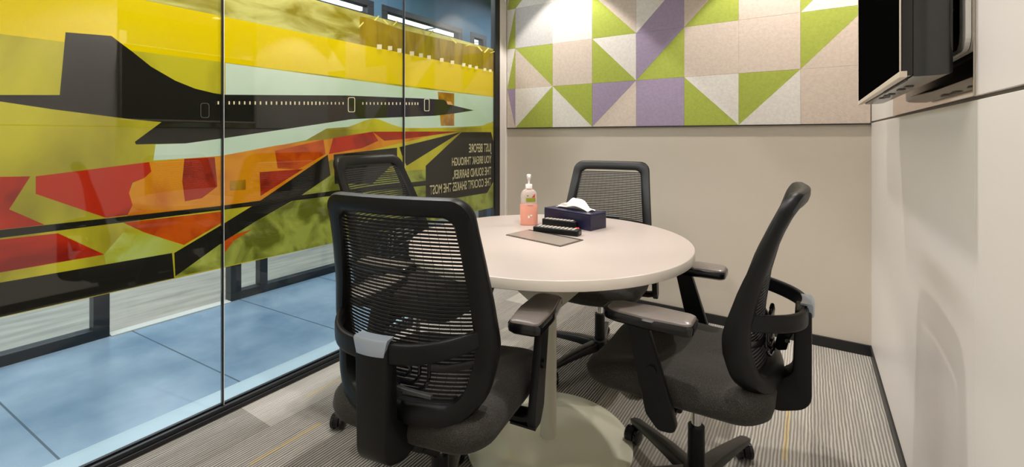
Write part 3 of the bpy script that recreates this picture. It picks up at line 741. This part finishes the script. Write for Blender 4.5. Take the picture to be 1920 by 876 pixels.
tube(b, [(0, 0, .206), (0, -.016, .206), (0, -.028, .202)], [.0045, .004, .003], seg=10); obj('pump_head', b, m_pump, bt, True)
def label_patch(name, x0, x1, z0, z1, col, tri=False, off=0.0006):
    b = B(); n = 8; rr = 0.0380+off
    def pt(x, z): 
        x = max(-0.98*rr, min(0.98*rr, x)); return (x*SX, -math.sqrt(max(rr*rr-x*x, 0))*SY-0.0009, z)
    lo = [b.verts.new(pt(x0+(x1-x0)*i/n, z0)) for i in range(n+1)]
    hi = [b.verts.new(pt(x0+(x1-x0)*i/n, z0+0.0001+(z1-z0)*((i/n if tri else 1)))) for i in range(n+1)]
    for i in range(n): b.faces.new((lo[i], lo[i+1], hi[i+1], hi[i]))
    return obj(name, b, M(name+'_print', col, 0.4), bt)
label_patch('green_label', -.014, .026, .100, .116, srgb(140, 148, 30))
label_patch('red_label', .010, .024, .118, .134, srgb(210, 60, 44), tri=True)
label_patch('brand_mark', -.010, -.003, .124, .127, srgb(70, 60, 60))
label_patch('caption_line', -.008, .016, .083, .0845, srgb(150, 130, 120))
label_patch('bubble_mark', -.006, .002, .032, .042, srgb(250, 240, 236))
label_patch('bubble_mark', .004, .012, .040, .046, srgb(250, 240, 236))

# ------------------------------------------------------------ task chair
ZT = 0.988
REC = 0.0
def yb(z):
    K = [(0.44, -0.212), (0.50, -0.195), (0.58, -0.185), (0.66, -0.192), (0.75, -0.210), (0.85, -0.242), (0.95, -0.280), (1.0, -0.298)]
    if z <= K[0][0]: return K[0][1]
    for (a, u), (c, v) in zip(K, K[1:]):
        if z <= c:
            t = (z-a)/(c-a); return u+(v-u)*t+REC*max(0, (z-.66)/.33)
    return K[-1][1]+REC
def kc(z): return 0.55+0.75*max(0, min(1, (0.98-z)/0.35))
def surf(x, z, n=0.0): return Vector((x, yb(z)+kc(z)*x*x+n, z))

def make_chair(name, label, dz=0.0, arm_dz=0.0, spin=0.0, rec=0.0):
    global REC; REC = rec
    t = thing(name, label, 'chair')
    Z = lambda o: setattr(o, 'location', (0, 0, dz)) or o
    # frame ring of the backrest
    outer = rounded([(-.202, ZT), (.202, ZT), (.236, .63), (.200, .462), (-.200, .462), (-.236, .63)], [.05, .05, .25, .10, .10, .25], 8, 8)
    inner = rounded([(-.158, ZT-.046), (.158, ZT-.046), (.192, .63), (.158, .510), (-.158, .510), (-.192, .63)], [.03, .03, .22, .05, .05, .22], 8, 8)
    prof = [(0.0, .4), (0.1, .85), (0.3, 1), (0.7, 1), (0.92, .8), (1.0, .35), (1.0, -.3), (0.9, -.8), (0.6, -1), (0.3, -1), (0.08, -.8), (0.0, -.4)]
    b = B(); loops = []
    for o_, i_ in zip(outer, inner):
        lp = []
        for q, nn in prof:
            x = i_[0]+(o_[0]-i_[0])*q; z = i_[1]+(o_[1]-i_[1])*q
            th = 0.012+0.014*max(0, min(1, (0.92-z)/0.30))+0.007*max(0, min(1, (z-0.90)/0.06))
            lp.append(surf(x, z, nn*th-0.004))
        loops.append(lp)
    loft(b, loops, closed=True)
    Z(obj('back_frame', b, m_black_plastic, t, True))
    # mesh: horizontal woven strips
    b = B(); z = 0.513
    def half(z):
        pts = sorted([(p[1], abs(p[0])) for p in inner]); best = 0
        for (a, u), (c, v) in zip(pts, pts[1:]):
            if a <= z <= c and c > a: best = max(best, u+(v-u)*(z-a)/(c-a))
        return best
    while z < ZT-.054:
        hw = half(z)+.006; n = 14; h = .0056
        rows = []
        for k in range(n+1):
            x = -hw+2*hw*k/n
            rows.append([b.verts.new(surf(x, z, .006)), b.verts.new(surf(x, z+h, .006)), b.verts.new(surf(x, z+h, .0048)), b.verts.new(surf(x, z, .0048))])
        for k in range(n):
            for j in range(4): b.faces.new((rows[k][j], rows[k][(j+1) % 4], rows[k+1][(j+1) % 4], rows[k+1][j]))
        z += .0090
    for k in range(15):           # fine vertical threads
        x = -.19+.38*k/14; 
        zz = [0.515+i*(ZT-.06-.515)/16 for i in range(17)]
        pp = [(x*(half(q)/.2), q) for q in zz]
        for (x0, z0), (x1, z1) in zip(pp, pp[1:]):
            b.faces.new([b.verts.new(surf(*q, .0054)) for q in ((x0-.0005, z0), (x0+.0005, z0), (x1+.0005, z1), (x1-.0005, z1))])
    Z(obj('back_mesh', b, m_mesh, t))
    # bowed bar from the frame sides back to the spine
    b = B(); pts = []; fl = []
    for k in range(25):
        s = -1+2*k/24; x = .214*math.copysign(abs(s)**0.8, s)
        yy = -.281+(.153)*abs(s)**2.4; zz = .652+.010*abs(s)**2
        pts.append((x, yy, zz)); fl.append((.016, .046-.004*abs(s)))
    tube(b, pts, .01, seg=16, flat=fl); Z(obj('lumbar_bar', b, m_black_plastic, t, True))
    b = B()
    for yo, yi in ((-.3005, -.2895),):
        n = 8; F = []
        for k in range(n+1):
            u = -1+2*k/n; cur = .004*u*u
            F.append([(u*.036, yo+cur, .648), (u*.044, yo+cur, .680), (u*.044, yo+cur+.003, .6845), (u*.043, -.272+cur, .6845), (u*.043, -.272+cur, .6805), (u*.043, -.287+cur, .6785), (u*.036, yi+cur, .648)])
        loft(b, F)
    Z(obj('clip', b, m_silver, t, True))
    # spine, L shaped, behind the back and under the seat
    b = B(); side = rounded([(-.294, .664), (-.256, .664), (-.250, .490), (-.215, .462), (-.13, .468), (-.10, .440), (-.10, .390), (-.22, .378), (-.294, .405)], [.008, .006, .03, .03, .01, .01, .01, .05, .05], 5, 3)
    def ww(z): return .039+.004*max(0, (z-.4)/.27)
    L1 = [Vector((-ww(p[1]), p[0], p[1])) for p in side]; L2 = [Vector((ww(p[1]), p[0], p[1])) for p in side]
    c0 = Vector((0, sum(p[0] for p in side)/len(side), sum(p[1] for p in side)/len(side)))
    def inset(Lp, e):
        out = []
        n = len(Lp)
        for i in range(n):
            d = (Lp[(i+1) % n]-Lp[i-1]); nn = Vector((0, -d.z, d.y)).normalized()
            out.append(Lp[i]+nn*e)
        return out
    sgn = 1 if (inset(L1, .001)[0]-L1[0]).dot(Vector((0, 1, -1))) > 0 else -1
    sh = lambda L, dx, e: [p+Vector((dx, 0, 0)) for p in inset(L, sgn*e)]
    loft(b, [sh(L1, -.000, .005), sh(L1, .0015, .0015), sh(L1, .005, 0), sh(L2, -.005, 0), sh(L2, -.0015, .0015), sh(L2, 0, .005)])
    for i in range(4):
        box(b, -.03, .03, -.20+i*.0, -.17, .455+i*.006, .458+i*.006, .0005)
    Z(obj('spine', b, m_black_plastic, t, True))
    # lumbar pad and its lever
    b = B()
    for k, s in enumerate((1.0, .72, .44)):
        lp = rounded([(-.085*s, .585-.05*s), (.085*s, .585-.05*s), (.085*s, .585+.05*s), (-.085*s, .585+.05*s)], .03*s, 5, 3)
        pts = [surf(x, z, -.014) for x, z in lp]; pts.append(pts[0]); tube(b, pts, .0045, seg=8)
    for s in (-1, 1): tube(b, [surf(0.08*s, .585, -.014), surf(.12*s, .585, -.014), surf(.205*s, .60, -.012)], .005, seg=8, flat=(.006, .018))
    Z(obj('lumbar_pad', b, m_black_gloss, t, True))
    b = B(); tube(b, catmull([(0, -.25, .60), (0.0, -.238, .585), (.01, -.228, .565), (.02, -.220, .53)], 5), .012, seg=12, flat=(.03, .02))
    Z(obj('back_lever', b, m_black_plastic, t, True)); b = B(); tube(b, catmull([(.0, -.238, .56), (.05, -.226, .545), (.11, -.22, .54)], 5), .006, seg=8, flat=(.012, .010))
    Z(obj('lever_arm', b, M('lever_grey', srgb(70, 72, 72), .3), t, True))
    # seat
    b = B(); base = rounded([(-.225, -.215), (.225, -.215), (.245, .08), (.215, .295), (-.215, .295), (-.245, .08)], [.09, .09, .3, .10, .10, .3], 7, 5)
    def layer(e, z):
        out = []
        for x, y in base:
            l = math.hypot(x, y); f = (l-e)/l
            drop = 0.03*max(0, (y-0.12)/0.17)**2
            out.append((x*f, y*f, z-drop*(0.6 if z < .44 else 1)-0.008*math.exp(-((x/.1)**2))))
        return out
    loft(b, [layer(.055, .398), layer(.025, .402), layer(.006, .418), layer(0, .438), layer(.004, .458), layer(.016, .472), layer(.04, .481), layer(.08, .485), layer(.13, .484), layer(.19, .482)])
    Z(obj('seat', b, m_fabric, t, True))
    b = B(); box(b, -.075, .075, -.14, .11, .335, .397, .012, seg=3); box(b, -.19, .19, .0, .07, .372, .399, .008)
    box(b, -.05, .05, -.17, -.10, .36, .395, .006)
    Z(obj('tilt_mechanism', b, m_black_plastic, t, True))
    b = B(); tube(b, [(.07, .03, .365), (.20, .035, .362)], .0045, seg=8); tube(b, [(.20, .035, .362), (.27, .04, .355)], .009, seg=10, flat=(.026, .010)); Z(obj('tilt_lever', b, m_black_plastic, t, True))
    # armrests
    for s in (-1, 1):
        b = B()
        ax = .270*s
        sp = rounded([(.070, .637+arm_dz-dz), (.124, .637+arm_dz-dz), (.072, .400), (.040, .366), (-.010, .372), (.004, .43)], [.004, .004, .03, .02, .02, .03], 4, 5)
        wv = [(-.011, .003), (-.008, 0), (.008, 0), (.011, .003)]
        pc_ = Vector((sum(p[0] for p in sp)/len(sp), sum(p[1] for p in sp)/len(sp)))
        loft(b, [[(ax+w_+.0*s, *(Vector(p)+(pc_-Vector(p)).normalized()*e)) for p in sp] for w_, e in wv])
        tube(b, [(ax, .035, .392), (ax-.03*s, .035, .385), (ax-.10*s, .035, .383)], .01, seg=12, flat=(.05, .020))
        cyl(b, (ax+.010*s, .055, .52), (ax+.017*s, .055, .52), .012, seg=16)
        Z(obj('arm_post', b, m_black_plastic, t, True))
        zz = .637+arm_dz
        ol = rounded([(-.044, -.105), (.044, -.105), (.051, .0), (.040, .132), (-.040, .132), (-.051, .0)], [.018, .018, .2, .028, .028, .2], 5, 4)
        def al(f, z, tip=0): return [(ax-.006*s+x*f, .055+y*(1-(1-f)*(.35 if y < 0 else .8)), z+tip*max(0, (y-.09)/.04)) for x, y in ol]
        b = B(); loft(b, [al(.80, zz-.006), al(.97, zz), al(1, zz+.008), al(1, zz+.018, .003), al(.93, zz+.0225, .003), al(.88, zz+.0222, .003)])
        pad = obj('arm_pad', b, m_black_gloss, t, True)
        b = B(); loft(b, [al(.92, zz+.0205), al(.88, zz+.0265), al(.76, zz+.0300), al(.35, zz+.0305)])
        top = obj('pad_cushion', b, m_pad, pad, True)
    # gas lift
    b = B(); cyl(b, (0, 0, .07), (0, 0, .245), .026, .024, seg=24); obj('gas_lift_sleeve', b, m_black_plastic, t, True)
    b = B(); cyl(b, (0, 0, .245), (0, 0, .338+dz), .0145, seg=24); obj('gas_lift_piston', b, m_chrome, t, True)
    # star base and casters
    b = B(); lathe(b, [(.030, .060), (.040, .068), (.042, .105), (.034, .122), (.026, .124)], seg=28)
    R = .315
    for k in range(5):
        a = spin+2*PI*k/5; d = Vector((math.cos(a), math.sin(a), 0))
        tube(b, [d*.025+Vector((0, 0, .092)), d*.12+Vector((0, 0, .092)), d*.22+Vector((0, 0, .084)), d*(R-.01)+Vector((0, 0, .074)), d*(R+.012)+Vector((0, 0, .070))], .02, seg=14,
             flat=[(.052, .048), (.046, .040), (.038, .030), (.034, .022), (.024, .014)])
    obj('star_base', b, m_base_plastic, t, True)
    for k in range(5):
        a = spin+2*PI*k/5; d = Vector((math.cos(a), math.sin(a), 0)); th = a+[0.9, 2.0, -0.6, 1.3, 0.2][k]
        ca = bpy.data.objects.new
        f = Vector((math.cos(th), math.sin(th), 0)); sd = Vector((-f.y, f.x, 0)); c = d*R+f*.012
        b = B(); cyl(b, d*R+Vector((0, 0, .045)), d*R+Vector((0, 0, .072)), .009, seg=12)
        hood = []
        for w_ in (-.009, .009):
            hood.append([c+sd*w_+f*(math.cos(q)*.030)+Vector((0, 0, .029+math.sin(q)*.030)) for q in [(-20+220*i/14)*PI/180 for i in range(15)]]+[c+sd*w_+f*(-.012)+Vector((0, 0, .02))])
        loft(b, hood)
        cs = obj('caster', b, m_black_plastic, t, True)
        for s in (-1, 1):
            b = B(); o0 = c+Vector((0, 0, .0275))
            prof_ = [(.010, .008), (.023, .009), (.0272, .012), (.0272, .022), (.022, .026), (.008, .0265)]
            lps = [[o0+sd*(s*h)+f*math.cos(q)*r+Vector((0, 0, math.sin(q)*r)) for q in [2*PI*i/24 for i in range(24)]] for r, h in prof_]
            loft(b, lps); obj('wheel', b, m_black_gloss, cs, True)
    return t

def face(dx, dy): return math.atan2(dy, dx)-PI/2     # chair faces +Y in its own space
CH = {      # x, y, heading, height set, arm height set, world direction of one base arm, recline
 'A': (-0.862, 0.948, face(-0.20, 0.98), 0.0, 0.0, 48, .07, 'black mesh office chair in front of the table, its back to the viewer'),
 'B': (-0.290, 1.465, face(-1.0, -0.006), 0.0, 0.0, 71, .020, 'black mesh office chair in side view right of the table'),
 'C': (-0.875, 2.13, face(0.16, -0.98), 0.0, 0.0, 250, 0.0, 'black mesh office chair behind the table against the plain back wall'),
 'D': (-1.405, 1.40, face(1.0, 0.13), 0.053, 0.0, 247, 0.0, 'black mesh office chair beside the glass, set higher than the rest'),
}
for k, (x, y, rz, dz, adz, spin, rec, lab) in CH.items():
    o = make_chair('office_chair', lab, dz, adz, math.radians(spin)-rz, rec)
    o.location = (x, y, 0); o.rotation_euler = (0, 0, rz); o['group'] = 'chairs around the round table'
